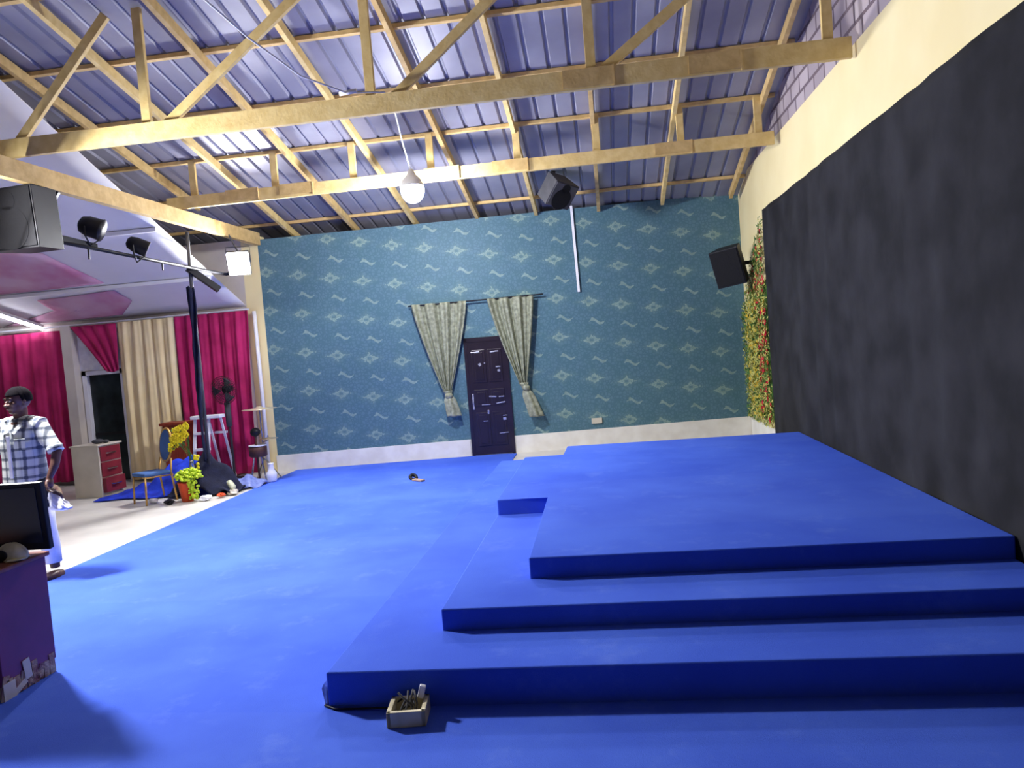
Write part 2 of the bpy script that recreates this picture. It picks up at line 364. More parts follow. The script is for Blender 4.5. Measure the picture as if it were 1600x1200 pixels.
for (x, z, wx, wz, a) in [(.20, 1.91, .16, .014, .05), (.55, 1.90, .15, .022, .1), (.27, 1.68, .05, .05, .5), (.36, 1.70, .03, .02, 0), (.60, 1.62, .09, .02, 0), (.61, 1.55, .05, .04, 0),
                          (.46, 1.08, .13, .022, -.1), (.62, 1.07, .10, .02, 0), (.60, .96, .17, .02, .12), (.36, .80, .03, .07, 0), (.33, .94, .16, .014, 0), (.65, .66, .06, .05, 0), (.66, .72, .08, .014, 0), (.62, .40, .16, .014, .05), (.30, .64, .09, .014, 0)]:
    mb.box((x, -.058, z), (wx, .006, wz), Matrix.Rotation(-a, 3, 'Y'), .002)
o = local_part(mb, 'door_glints', M['metal_glint'], dr); o['label'] = 'pale slivers standing in for light glints on the dark door'
# door_2 white framed dark opening in annex wall
d2 = bpy.data.objects.new('door_2', None); COL.objects.link(d2); d2.location = (-9.80, 13.5, 0); d2['kind'] = 'structure'; d2['_abs'] = [-9.80, 13.5, 0]
MB().span((-9.80, 13.42, 0), (-9.72, 13.6, 2.13)).span((-9.03, 13.42, 0), (-8.95, 13.6, 2.13)).span((-9.80, 13.42, 2.05), (-8.95, 13.6, 2.13)).build('door_frame', M['plastic'], d2)
MB().span((-9.72, 13.52, .02), (-9.03, 13.55, 2.05)).build('doorway_darkness', M['night'], d2)  # dark sheet, the darkness of the doorway put into its colour
MB().span((-9.70, 13.49, .9), (-9.05, 13.515, .95)).build('cross_rail', M['dark'], d2)

# ------------------------------------------------------------------ roof timbers
for i, y in enumerate([6.4, 7.6, 8.78, 10.0, 11.18, 12.4, 13.66]):
    z = roofz(y)-.03
    o = MB().beam((-13.5, y, z), (2.58, y, z), .075, .05).build('roof_purlin', M['wood2'], loc=(2.58, y, z))
    nm = ['nearest to the camera', 'second from the camera', 'just above the near truss', 'third back from the near truss posts', 'above the far truss', 'between far truss and papered wall', 'nearest to the papered far wall'][i]
    tag(o, 'horizontal pine purlin under the metal roof, ' + nm, 'roof timber', 'roof purlins running across under the metal sheets')
RX = [2.42, 1.22, .08, -1.05, -2.12, -3.28, -4.42, -5.6, -6.65, -7.8]
nm = ['beside the right block wall', 'second from the right block wall', 'third from the right block wall', 'ending above the white conduit side speaker', 'ending above the right door curtain', 'ending above left door curtain behind the bright lamp',
      'ending on the wallpaper left of the lamp', 'meeting the left corner pillar', 'just left of the wall plate beam', 'leftmost, above the white fabric']
for i, x in enumerate(RX):
    y0 = 14.2 if x > -6.1 else 12.5
    a = (x, y0, roofz(y0)-.115); b = (x-.05, 3.5, roofz(3.5)-.115)
    o = MB().beam(a, b, .06, .12).build('roof_rafter', M['wood' if i % 2 else 'wood2'], loc=a)
    tag(o, 'sloping sawn pine rafter, ' + nm[i], 'roof timber', 'sloping rafters under the metal roof')
def truss(name, y, zc, h, xl, xr, posts, diags, label, joints, sag=0):
    t = thing(name, (xr, y, zc), label, 'roof truss')
    MB().beam((xl, y, zc-sag), (xr, y, zc), .06, h).build('bottom_chord', M['wood'], t)
    for x, zt in posts: MB().beam((x, y+.05, zc-h/2+.01), (x, y+.05, zt), .10, .05, up=(0, 1, 0)).build('post', M['wood'], t)
    for a, b in diags: MB().beam((a[0], y+.05, a[1]), (b[0], y+.05, b[1]), .05, .10).build('diagonal_brace', M['wood'], t)
    for x in joints: MB().span((x, y-.045, zc-h/2-.004), (x+.016, y-.03, zc+h/2+.004)).span((x-.5, y-.042, zc-h/2+.02), (x, y-.031, zc+h/2)).build('splice_joint', M['wood2'], t)
zp = roofz(7.95)-.03
truss('roof_truss', 7.9, 4.585, .20, -6.6, 2.56, [(-4.72, zp), (-2.22, zp), (.07, zp), (2.36, zp)],
      [((-6.25, 4.66), (-5.08, 5.89)), ((-4.50, 4.66), (-2.82, 5.89)), ((-1.97, 4.66), (-.42, 5.89)), ((.17, 4.66), (1.9, 5.89))],
      'nearer sawn pine roof truss with long diagonal braces spanning hall', [.28, 1.52], sag=.0)
zp = roofz(11.15)-.03
truss('roof_truss', 11.1, 4.545, .18, -6.40, 2.52, [(x, zp) for x in (-5.98, -4.69, -3.48, -2.31, -1.04, .10, 1.27, 2.33)], [],
      'farther pine roof truss with short upright posts behind the bright lamp', [-4.95, -4.1, -1.9, -.9, 1.4], sag=.02)
o = MB().beam((-6.12, 13.5, 4.28), (-6.12, 3.0, 4.28), .10, .22).build('wall_plate_beam', M['wood2'], loc=(-6.12, 13.5, 4.28))
tag(o, 'long pine beam running from the left corner pillar towards the camera', 'beam')

# ------------------------------------------------------------------ carpets and stage
o = MB().prism([(-5.78, .5), (2.55, .5), (2.55, 4.12), (-1.72, 4.12), (-1.72, 13.86), (-2.0, 13.93), (-5.78, 13.50)], .0, .012).build('floor_carpet', M['carpet'])
tag(o, 'blue carpet covering the hall floor left of and before the steps', 'carpet')
o = MB().prism([(-1.71, 4.12), (2.545, 4.12), (2.545, 10.8), (-1.15, 10.8), (-1.15, 11.7), (-1.71, 11.7)], .0, .22, .012).build('carpeted_step', M['carpet'])
tag(o, 'lowest and widest blue carpeted step, power box lying before it', 'step', 'blue carpeted steps up to the stage')
o = MB().prism([(-1.15, 4.70), (2.545, 4.70), (2.545, 10.79), (-.63, 10.79), (-.63, 10.0), (-1.15, 10.0)], .221, .36, .012).build('carpeted_step', M['carpet'])
tag(o, 'middle blue carpeted step between the lowest step and the stage top', 'step', 'blue carpeted steps up to the stage')
o = MB().prism([(-.63, 5.25), (2.545, 5.25), (2.545, 10.78), (-.62, 10.78), (-.62, 9.98), (-1.14, 9.98), (-1.14, 7.30), (-.63, 7.30)], .361, .51, .012).build('stage_platform', M['carpet'])
tag(o, 'top level of the blue carpeted stage beside the black drape', 'stage')
# black drape
def drape(u, v):
    y = 12.34 - u*11.3
    zb = .02
    zt = 3.76
    amp = .012+.02*(1-v)
    return (2.575 + .5*amp*math.sin(y*7+math.sin(y*2)*2) - .012 + .007*math.sin(y*3.1+v*9)*math.sin(v*5+y), y, zb + v*(zt-zb))
mb = MB().grid(drape, 260, 40)
o = mb.build('black_backdrop', M['drape'], smooth=True, solid=.006)
tag(o, 'large black cloth backdrop hanging on right wall beside the stage', 'backdrop')

# ------------------------------------------------------------------ lamps and wiring
def floodlight(loc, aim, wd, ht, label, mt='led', hang=None, depth=.08):
    t = thing('floodlight', loc, label, 'lamp', 'floodlights')
    d = (Vector(aim)-Vector(loc)).normalized(); q = d.to_track_quat('Y', 'Z').to_matrix()
    L = Vector(loc)
    MB().box(L-d*(depth/2+.004), (wd+.04, depth, ht+.04), q, .008).build('housing', M['greybox'], t)
    MB().box(L+d*.006, (wd, .01, ht), q).build('lamp_lens', M[mt], t)
    if hang: MB().tube([L-d*.05+Vector((0, 0, ht*.5)), hang], .014).build('hanger', M['greybox'], t)
    s = q @ Vector((1, 0, 0)); MB().tube([L+s*(wd/2+.03)-d*.03, L+s*(wd/2+.03)-d*.03+Vector((0, 0, ht*.75)), L-s*(wd/2+.03)-d*.03+Vector((0, 0, ht*.75)), L-s*(wd/2+.03)-d*.03], .008).build('bracket', M['greybox'], t)
    return t
t = thing('pendant_lamp', (-2.52, 10.75, 4.36), 'bright bare LED lamp hanging on a wire before the far truss', 'lamp')
MB().ball((-2.52, 10.75, 4.28), .165, (1, 1, 1.1), 20).build('bulb', M['led'], t, smooth=True)
MB().lathe((-2.52, 10.75, 4.33), [(.168, 0), (.17, .01), (.13, .10), (.06, .17), (.035, .24)], 28).build('socket_light_shield', M['white'], t, smooth=True)  # socket collar widened to keep lamplight off the roof overhead
floodlight((-5.92, 12.25, 3.70), (-4.2, 7.0, 1.2), .32, .36, 'glaring square floodlight at the end of the light bar near corner pillar', 'led2', (-6.07, 12.3, 4.2))
floodlight((-6.45, 6.9, 3.90), (-1.5, 4.6, .6), .40, .34, 'glaring floodlight at the left edge beside the hanging loudspeaker', 'led3', (-6.17, 7.0, 4.2))
t = MB().tube([(-3.05, 5.4, 5.03), (-2.97, 6, 4.95), (-2.90, 6.6, 4.87), (-2.72, 7.3, 4.75), (-2.42, 7.78, 4.70), (-2.2, 7.84, 4.70), (-2.05, 7.86, 4.69), (-2.15, 8.6, 4.78), (-2.38, 9.8, 4.72), (-2.52, 10.75, 4.55)], .009, 8).build('lamp_cable', M['white'], loc=(-2.52, 10.75, 4.55), smooth=True)
tag(t, 'white wire crossing the near truss and feeding the hanging lamp', 'cable')
t = MB().cyl((-2.50, 7.78, 4.70), (-2.32, 7.78, 4.71), .022).build('cable_connector', M['white'], loc=(-2.4, 7.78, 4.7), smooth=True)
tag(t, 'small white wire connector on the near truss', 'connector')
t = thing('fluorescent_light', (-10.7, 12.8, ceilz(12.8)-.05), 'lit fluorescent tube fixed to the white fabric ceiling at far left', 'lamp')
a = Vector((-11.0, 12.3, ceilz(12.3)-.10)); b = Vector((-10.46, 13.38, ceilz(13.38)-.10))
MB().beam(a, b, .10, .05).build('fitting', M['white'], t)
MB().cyl(a-Vector((0, 0, .05)), b-Vector((0, 0, .05)), .03, n=12).build('tube', M['tube'], t, smooth=True)
# light bar with par cans
t = thing('light_bar', (-6.3, 12.5, 3.55), 'thin dark bar of stage lights running beneath left beam', 'lighting bar')
MB().tube([(-6.33, 8.36, 3.65), (-6.3, 10.3, 3.61), (-6.24, 12.42, 3.565), (-5.90, 12.34, 3.60)], .025, 8).build('bar', M['dark'], t, smooth=True)
MB().beam((-6.32, 8.5, 3.69), (-6.32, 9.2, 3.66), .03, .08).build('splice_plate', M['dark'], t)
for c_ in [(-6.3, 9.0), (-6.29, 10.6)]: MB().cyl((c_[0], c_[1], 3.62), (c_[0], c_[1], 3.48), .012).build('clamp', M['dark'], t)
def parcan(y, z, aim, label, rr=.12):
    t = thing('stage_spotlight', (-6.28, y, z-.2), label, 'spotlight', 'stage spotlights on the light bar')
    c = Vector((-6.25, y, z)); d = Vector(aim).normalized()
    MB().tube([c-d*.16, c-d*.13, c-d*.05, c+d*.10, c+d*.12], [rr*.35, rr*.75, rr*.95, rr, rr*1.06], 18).build('can', M['dark'], t, smooth=True)
    MB().tube([c+Vector((0, -rr-.02, 0)), c+Vector((0, -rr-.02, -.12)), (-6.3, y, z-.22), c+Vector((0, rr+.02, -.12)), c+Vector((0, rr+.02, 0))], .010).build('yoke', M['dark'], t)
    return t
parcan(9.05, 3.88, (.6, .2, -.25), 'larger black spotlight on the light bar beside hanging loudspeaker', .135)
parcan(10.0, 3.76, (.5, .35, -.3), 'smaller black spotlight in the middle of the light bar', .11)
# pole with cloth
t = thing('light_stand_pole', (-6.42, 11.5, 0), 'grey upright pole from the left beam down into the cloth heap', 'pole')
MB().tube([(-6.36, 11.5, 4.16), (-6.37, 11.5, 3.4), (-6.38, 11.52, 1.8), (-6.4, 11.55, .02)], .028, 10).build('pole_shaft', M['greybox'], t, smooth=True)
MB().beam((-6.38, 11.45, 3.60), (-6.05, 11.75, 3.25), .10, .10).build('clamp_block', M['dark'], t)
def strip(u, v):
    z = 3.30-2.75*v
    wd = .055+.05*math.exp(-((v-.36)/.06)**2)+.02*math.sin(v*13)
    a = v*5+.4
    off = .05*math.sin(v*6.0)
    return (-6.36-.02*v+off*.3+(u-.5)*2*wd*math.cos(a*.35), 11.42+.03*math.sin(u*9+v*7), z+.02*math.sin(u*6))
o = MB().grid(strip, 10, 50).build('hanging_cloth', M['navy'], smooth=True, solid=.02)
tag(o, 'dark navy cloth strip twisted down around the grey pole', 'cloth')
for (y, x0, x1, nme) in [(12.35, -6.5, -11.2, 'lower white batten across the fabric ceiling above the curtains'), (10.9, -6.5, -7.7, 'short upper batten on fabric ceiling behind the spotlights')]:
    z = ceilz(y)-.05
    o = MB().beam((x0, y, z), (x1, y, z), .06, .06).build('ceiling_batten', M['whitefab'], loc=(x0, y, z)); tag(o, nme, 'batten', 'battens on the fabric ceiling')
# rose swags on ceiling
def swag(pts, label):
    # pts: list of (x,y) on ceiling plane
    c = Vector((sum(p[0] for p in pts)/len(pts), sum(p[1] for p in pts)/len(pts)))
    mb = MB(); vs = []
    N = 8; ring = []
    n = len(pts)
    outer = []
    for i in range(n):
        for j in range(6):
            f = j/6; outer.append(Vector(pts[i])*(1-f)+Vector(pts[(i+1) % n])*f)
    prev = None
    for kk in range(N+1):
        f = 1-kk/N
        rr = [mb.bm.verts.new((c.x+(p.x-c.x)*f, c.y+(p.y-c.y)*f, ceilz(c.y+(p.y-c.y)*f)-.03-.05*math.sin(math.pi*(1-f)/1.0*.5)-.006*math.sin(kk*2+i))) for i, p in enumerate(outer)]
        if prev:
            for i in range(len(rr)): mb.bm.faces.new((prev[i], prev[(i+1) % len(rr)], rr[(i+1) % len(rr)], rr[i]))
        prev = rr
    o = mb.build('ceiling_swag', M['pinkfab'], smooth=True, solid=.008); tag(o, label, 'fabric swag', 'rose swags on the fabric ceiling')
swag([(-12.0, 10.3), (-8.65, 11.25), (-8.35, 12.25), (-12.0, 12.3)], 'upper rose fabric panel on white ceiling above the batten')
swag([(-8.35, 12.5), (-8.3, 12.9), (-8.8, 13.35), (-11.3, 13.42), (-9.9, 13.0), (-9.9, 12.6)], 'lower rose fabric panel on white ceiling above the cream curtain')
# ------------------------------------------------------------------ speakers
def speaker(loc, size, rot, label, wall=None, m='dark', name='loudspeaker'):
    t = thing(name, loc, label, 'loudspeaker', 'wall loudspeakers'); q = rot; L = Vector(loc); w_, d_, h_ = size
    # tapered cabinet: front (local -Y) wider than back
    pts = [(-w_/2, -d_/2), (w_/2, -d_/2), (w_*.36, d_/2), (-w_*.36, d_/2)]
    mb = MB().prism(pts, -h_/2, h_/2, .012); mb.bm.transform(Matrix.Translation(L) @ q.to_4x4()); mb.build('cabinet', M[m], t)
    mb = MB().box((0, -d_/2-.006, 0), (w_-.04, .014, h_-.04), None, .004); mb.bm.transform(Matrix.Translation(L) @ q.to_4x4()); mb.build('grille', M['grille' if m == 'dark' else m], t)
    mb = MB().cyl((0, -d_/2-.016, -h_*.16), (0, -d_/2-.012, -h_*.16), w_*.36, n=28).cyl((0, -d_/2-.016, h_*.28), (0, -d_/2-.012, h_*.28), w_*.16, n=20); mb.bm.transform(Matrix.Translation(L) @ q.to_4x4()); mb.build('driver', M['grille'], t)
    if wall: MB().beam(L + q @ Vector((0, d_*.45, 0)), wall, .06, .06).build('wall_bracket', M['dark'], t)
    return t
R = Matrix.Rotation
speaker((2.18, 13.2, 3.02), (.50, .36, .62), R(math.radians(-28), 3, 'Z') @ R(math.radians(16), 3, 'X') @ R(math.radians(-7), 3, 'Y'), 'black loudspeaker mounted high on right wall above the flowers', (2.59, 13.35, 3.05))
speaker((-.58, 12.7, 4.45), (.50, .38, .42), R(math.radians(38), 3, 'Z') @ R(math.radians(38), 3, 'X') @ R(math.radians(12), 3, 'Y'), 'grey wedge loudspeaker hung under the roof above white conduit', (-.62, 12.75, roofz(12.75)-.02), 'greybox')
speaker((-6.34, 8.05, 3.83), (.66, .45, .68), R(math.radians(-6), 3, 'Z') @ R(math.radians(3), 3, 'X'), 'big dark loudspeaker hanging at the upper left edge', (-6.12, 8.3, 4.18))
# conduit, outlet
o = MB().beam(far(5.80, 2.86, .03), far(5.775, 4.42, .03), .045, .03, up=(0, 1, 0)).build('wall_conduit', M['plastic'], loc=far(5.80, 2.86, .03)); tag(o, 'white vertical conduit on the upper wallpaper right of the door curtains', 'conduit')
o = MB().span((-.29, -.03, -.05), (-.10, .0, .05), .005).build('wall_socket', M['beige']); o.location = far(6.15, .48); o.rotation_euler.z = ang; tag(o, 'small tan socket plate low on wallpaper right of the door', 'socket')
o = MB().tube([(-6.27, 13.40, 2.98), (-6.27, 13.40, 1.5), (-6.27, 13.40, .02)], .035, 12).build('drain_pipe', M['plastic'], loc=(-6.27, 13.40, .02), smooth=True); tag(o, 'white plastic pipe standing along the yellow corner pillar', 'pipe')

# ------------------------------------------------------------------ curtains
def curtain(x0t, x1t, x0b, x1b, zt, zb, y, folds, m, label, name='window_curtain', group='curtains of the side annex', amp=.035, slant=None):
    ph = random.random()*6
    def f(u, v):
        z = zb+(zt-zb)*v
        xl = x0b+(x0t-x0b)*v; xr = x1b+(x1t-x1b)*v
        if slant: z = max(z, slant(u)) if v < 1 else zt
        return (xl+(xr-xl)*u+.01*math.sin(v*5+u*9), y+amp*(math.sin(u*folds*6.283+ph+.6*math.sin(v*3))+.4*math.sin(u*folds*14+ph*2+v))*(1.1-.5*v), z)
    o = MB().grid(f, int(folds*14), 16).build(name, m, smooth=True, solid=.006)
    return tag(o, label, 'curtain', group)
curtain(-13.2, -10.02, -13.2, -10.08, 2.93, .08, 13.32, 9, M['red'], 'crimson curtain behind the man in plaid shirt', amp=.04)
curtain(-8.90, -7.80, -8.95, -7.82, 2.99, .04, 13.30, 5, M['cream'], 'cream curtain between door opening and crimson curtain', amp=.03)
curtain(-7.77, -6.36, -7.79, -6.44, 3.0, .03, 13.32, 6, M['red'], 'crimson curtain behind fan, next to the white pipe')
# short tied crimson curtain and white sheer
def tied(u, v):
    zt = 2.98; zb = 2.12
    xl = -9.84+(.62)*(1-v); xr = -8.93
    z = zb+(zt-zb)*v
    return (xl+(xr-xl)*u, 13.28+.025*math.sin(u*24+v*3), z - (.0 if v > .99 else .04*math.sin(u*3.1)))
o = MB().grid(tied, 40, 14).build('window_curtain', M['red'], smooth=True, solid=.006); tag(o, 'short crimson curtain gathered above white framed door', 'curtain', 'curtains of the side annex')
o = MB().grid(lambda u, v: (-9.84+.9*u, 13.42+.01*math.sin(u*30), 2.14+.84*v), 40, 6).build('sheer_curtain', M['bag'], smooth=True, solid=.004); tag(o, 'white sheer cloth above the door behind gathered crimson curtain', 'curtain')
o = MB().cyl((-13.2, 13.36, 3.0), (-6.35, 13.36, 3.02), .018).build('curtain_rail', M['plastic'], loc=(-6.35, 13.36, 3.02)); tag(o, 'thin white rail carrying the crimson and cream curtains', 'rail')
o = MB().tube([far(2.68, 2.84, .10), far(3.9, 2.85, .10), far(5.14, 2.87, .10)], .014, 8).build('curtain_rod', M['dark'], loc=far(2.68, 2.84, .1)); tag(o, 'thin dark rod above the dark door', 'rod')
MBs = MB()
def doorcurt(ut0, ut1, uk, zk, ue, ze, label, fl):
    t = thing('door_curtain', far((ut0+ut1)/2, ze, .12), label, 'curtain', 'tied curtains at the dark door')
    def f(u, v):     # v 0 top .. 1 knot
        z = 2.86-(2.86-zk)*v
        s = v**1.25
        wk = .06
        a = ut0+(uk-wk-ut0)*s; b = ut1+(uk+wk-ut1)*s
        uu = a+(b-a)*u
        dep = .12+.045*math.sin(u*fl*6.283+.7)*(1-.35*v)+.02*math.sin(u*fl*15)
        return far(uu, z, dep)
    MB().grid(f, 90, 24).build('drape_panel', M['green'], t, smooth=True, solid=.008)
    def g(u, v):
        a = u*6.283; rr = (.085-.045*math.exp(-((v-.18)/.12)**2)+.035*v)
        cu = uk+(ue-uk)*v; z = zk+.04+(ze-zk-.04)*v
        w_ = 1+.18*math.sin(a*5)
        return far(cu+rr*w_*math.cos(a), z, .13+rr*.6*w_*math.sin(a))
    MB().grid(g, 40, 14).build('tail', M['green'], t, smooth=True, solid=.006)
    MB().ball(far(uk+(ue-uk)*.2, zk-.06, .15), .075, (1, .8, .8), 14).build('knot', M['green'], t, smooth=True)
doorcurt(2.74, 3.74, 3.27, 1.22, 3.36, .78, 'sage green curtain tied in a knot left of the dark door', 3.4)
doorcurt(4.12, 4.96, 4.66, 1.26, 4.86, .66, 'sage green curtain tied in a knot right of the dark door', 3.2)

# ------------------------------------------------------------------ flower panel on right wall
t = thing('artificial_greenery', (2.58, 13.4, .4), 'artificial greenery with red and yellow flowers on right wall below loudspeaker', 'artificial flowers')
fo, fo2, rf, yf = MB(), MB(), MB(), MB()
fo.span((2.574, 12.42, .45), (2.588, 13.9, 2.7))
def leafquad(mb, c, s, rnd):
    n = Vector((-1, rnd.uniform(-.7, .7), rnd.uniform(-.7, .7))).normalized(); a = n.cross(Vector((0, rnd.uniform(-1, 1), rnd.uniform(-1, 1)))).normalized(); b = n.cross(a)
    vs = [mb.bm.verts.new(Vector(c)+a*s), mb.bm.verts.new(Vector(c)+b*s*.4+n*s*.15), mb.bm.verts.new(Vector(c)-a*s), mb.bm.verts.new(Vector(c)-b*s*.4+n*s*.15)]
    mb.bm.faces.new(vs)
rnd = random.Random(3)
for i in range(7500):
    y = rnd.uniform(12.38, 14.38); z = rnd.uniform(.36, 3.68)
    if z > 3.68-(y-12.38)*.72: continue
    leafquad(fo if rnd.random() < (.6 if y > 13.9 or z > 2.8 else .25) else fo2, (2.56-rnd.random()*.07, y, z), rnd.uniform(.02, .045), rnd)
for i in range(520):
    y = rnd.uniform(12.4, 14.3); z = rnd.uniform(.45, 3.6)
    if z > 3.62-(y-12.38)*.72: continue
    red = (y < 13.15 and rnd.random() < .85) or z > 2.55
    if not red and z < 2.4 and y < 14.1:
        mb_ = yf
    elif red: mb_ = rf
    else: continue
    c = Vector((2.52, y, z)); s = rnd.uniform(.013, .028)
    for k_ in range(5):
        a = k_*1.2566; mb_.ball(c+Vector((0, math.cos(a)*s, math.sin(a)*s)), s*.72, (.5, 1, 1), 6)
for mb_, n_, m_ in ((fo, 'foliage', 'leaf'), (fo2, 'foliage', 'leaf2'), (rf, 'red_blossoms', 'rflower'), (yf, 'yellow_blossoms', 'oflower')):
    o = mb_.build(n_, M[m_], t); o['kind'] = 'stuff'

# ------------------------------------------------------------------ annex furniture
t = thing('drawer_cabinet', (-8.55, 12.1, 0), 'beige drawer cabinet with maroon drawer fronts before the door opening', 'cabinet')
# rotated cabinet: side faces camera-left, front faces right
cab = Matrix.Translation((-8.44, 11.75, 0)) @ R(math.radians(-5), 4, 'Z')
def cbld(mb, n_, m_, par=t): mb.bm.transform(cab); return mb.build(n_, m_, par)
cbld(MB().span((-.52, 0, .0), (0, .52, .86), .006), 'carcass', M['beige'])
cbld(MB().span((-.54, -.02, .86), (.03, .54, .885), .006), 'top', M['beige'])
for k_ in range(3):
    z0 = .08+k_*.26
    dw = cbld(MB().span((.002, .03, z0), (.022+(.05 if k_ == 0 else 0), .49, z0+.24), .004), 'drawer', M['maroon2'])
    cbld(MB().tube([(.02+(.05 if k_ == 0 else 0), .16, z0+.13), (.055+(.05 if k_ == 0 else 0), .17, z0+.13), (.055+(.05 if k_ == 0 else 0), .34, z0+.13), (.02+(.05 if k_ == 0 else 0), .35, z0+.13)], .013), 'handle', M['chrome'], dw)
o = MB().ball((-8.60, 12.0, .925), .08, (1.3, 1, .5), 12).ball((-8.50, 12.06, .915), .05, (1.2, 1, .6), 10).build('crumpled_cloth', M['greybox'], loc=(-8.60, 12.0, .886), smooth=True); tag(o, 'crumpled grey cloth on top of the drawer cabinet', 'cloth')
# banquet chair
t = thing('banquet_chair', (-7.08, 11.12, 0), 'blue banquet chair with gold frame standing before the cloth heap', 'chair')
chm = Matrix.Translation((-7.08, 11.12, 0)) @ R(math.radians(238), 4, 'Z')     # local -X is the backrest side -> points +x world
def ch(mb, n_, m_, sm=True): mb.bm.transform(chm); return mb.build(n_, m_, t, smooth=sm)
ch(MB().box((0.05, 0, .455), (.42, .42, .06), None, .025), 'seat', M['chairblue'])
def oval(cx, R1, R2, th, n=28):
    mb = MB(); c0 = []
    for s_ in (-th/2, th/2): c0.append([mb.bm.verts.new((cx-.06*((math.sin(a)*R2+.28)/.5)+s_, math.cos(a)*R1, .86+math.sin(a)*R2)) for a in [k_*2*math.pi/n for k_ in range(n)]])
    mb.bm.faces.new(c0[0]); mb.bm.faces.new(c0[1][::-1])
    for k_ in range(n): mb.bm.faces.new((c0[0][k_], c0[0][(k_+1) % n], c0[1][(k_+1) % n], c0[1][k_]))
    return mb
ch(oval(-.19, .155, .235, .04), 'backrest', M['chairblue'], False)
ch(MB().tube([(-.19-.06*((math.sin(a)*.25+.28)/.5), math.cos(a)*.175, .86+math.sin(a)*.255) for a in [k_*2*math.pi/32 for k_ in range(33)]], .018), 'back_frame', M['gold'])
for s_ in (-1, 1):
    ch(MB().tube([(-.20, s_*.17, .66), (-.17, s_*.19, .45), (-.22, s_*.20, 0)], .015), 'leg', M['gold'])
    ch(MB().tube([(.24, s_*.19, .44), (.26, s_*.20, 0)], .015), 'leg', M['gold'])
ch(MB().tube([(-.2, -.19, .40), (.24, -.19, .42), (.24, .19, .42), (-.2, .19, .40)], .012), 'seat_frame', M['gold'])
# red-brown cabinet
t = thing('wooden_stand', (-7.5, 12.6, 0), 'red brown wooden box stand behind the blue chair', 'stand')
MB().span((-7.80, 12.62, 0), (-7.40, 12.93, 1.06), .005).build('body', M['redwood'], t)
MB().span((-7.84, 12.58, 1.06), (-7.36, 12.97, 1.11), .008).build('top', M['redwood'], t)
# white folding steps
t = thing('white_step_frame', (-7.0, 12.7, 0), 'white upright frame like folding steps leaning behind yellow flowers', 'step frame')
for x0 in (-7.24, -6.98):
    MB().beam((x0-.0, 12.50, 0), (x0+.02, 12.70, 1.14), .05, .025, up=(0, 1, 0)).build('front_rail', M['plastic'], t)
for x0 in (-6.97, -6.74):
    MB().beam((x0+.03, 12.98, 0), (x0-.03, 12.74, 1.16), .04, .025, up=(0, 1, 0)).build('rear_rail', M['plastic'], t)
MB().span((-7.27, 12.62, 1.13), (-6.72, 12.82, 1.19), .012).build('top', M['plastic'], t)
for z, y in ((.30, 12.5), (.58, 12.56), (.86, 12.62)): MB().span((-7.22, y, z), (-6.96, y+.10, z+.04)).build('tread', M['plastic'], t)
MB().span((-6.97, 12.86, .84), (-6.74, 12.9, .88)).build('rear_brace', M['plastic'], t)
# fan
t = thing('pedestal_fan', (-6.70, 12.9, 0), 'dark pedestal fan with wire cage before the right crimson curtain', 'fan')
c = Vector((-6.68, 12.78, 1.60)); ax = Vector((-.15, -1, -.12)).normalized()
mb = MB()
sx = ax.cross(Vector((0, 0, 1))).normalized(); sz = sx.cross(ax)
for k_ in range(1, 8): mb.ring(c+ax*(.09*math.cos(k_/8*1.5)), .25*k_/7, .0035, ax, 28); mb.ring(c-ax*(.07*math.cos(k_/8*1.5)), .25*k_/7, .0035, ax, 28)
for k_ in range(36):
    a = k_*2*math.pi/36; d = sx*math.cos(a)+sz*math.sin(a)
    mb.tube([c+ax*.09+d*.05, c+ax*.06+d*.17, c+d*.25, c-ax*.05+d*.17, c-ax*.07+d*.05], .003, 4)
mb.build('cage', M['dark'], t, smooth=True)
mb = MB()
for k_ in range(3):
    def bl(u, v, k_=k_):
        a = k_*2.094+(-.45+.9*u)*(.5+.5*v); rr = .05+.17*v
        return c + (sx*math.cos(a)+sz*math.sin(a))*rr + ax*(.03*(u-.5))
    mb.grid(bl, 8, 8)
mb.build('blades', M['greybox'], t, smooth=True, solid=.004)
MB().cyl(c-ax*.05, c-ax*.22, .075, .05).build('motor', M['dark'], t, smooth=True)
MB().cyl((-6.70, 12.92, .04), (-6.70, 12.92, 1.52), .022).cyl((-6.70, 12.9, 1.38), (-6.70, 12.9, .95), .05).build('stand_pole', M['greybox'], t, smooth=True)
MB().lathe((-6.70, 12.92, 0), [(.2, 0), (.2, .025), (.06, .05)]).build('base', M['dark'], t, smooth=True)
# cymbals
t = thing('cymbal_stand', (-5.98, 12.6, 0), 'stand with pale cymbals beside the yellow corner pillar', 'cymbal stand')
MB().tube([(-5.97, 12.6, 1.27), (-5.97, 12.6, .35)], .012).build('pole', M['chrome'], t)
for a in (0.3, 2.4, 4.5): MB().tube([(-5.97, 12.6, .40), (-5.97+.26*math.cos(a), 12.6+.26*math.sin(a), .012)], .012).build('leg', M['chrome'], t)
MB().lathe((-5.97, 12.6, 1.235), [(.30, 0), (.29, .006), (.07, .022), (.05, .045), (.01, .05)], 32).build('cymbal', M['brass'], t, smooth=True)
MB().lathe((-5.84, 12.55, .72), [(.17, 0), (.16, .006), (.05, .02), (.01, .03)], 28).build('cymbal', M['brass'], t, smooth=True)
MB().tube([(-5.97, 12.6, .66), (-5.84, 12.55, .70), (-5.84, 12.55, .78)], .009).build('boom_arm', M['chrome'], t)
t = thing('small_drum', (-5.99, 12.45, 0), 'small dark drum with round head under the cymbals', 'drum')
MB().ball((-6.0, 12.42, .86), .085, (1, 1, .9), 14).build('knob', M['dark'], t, smooth=True)
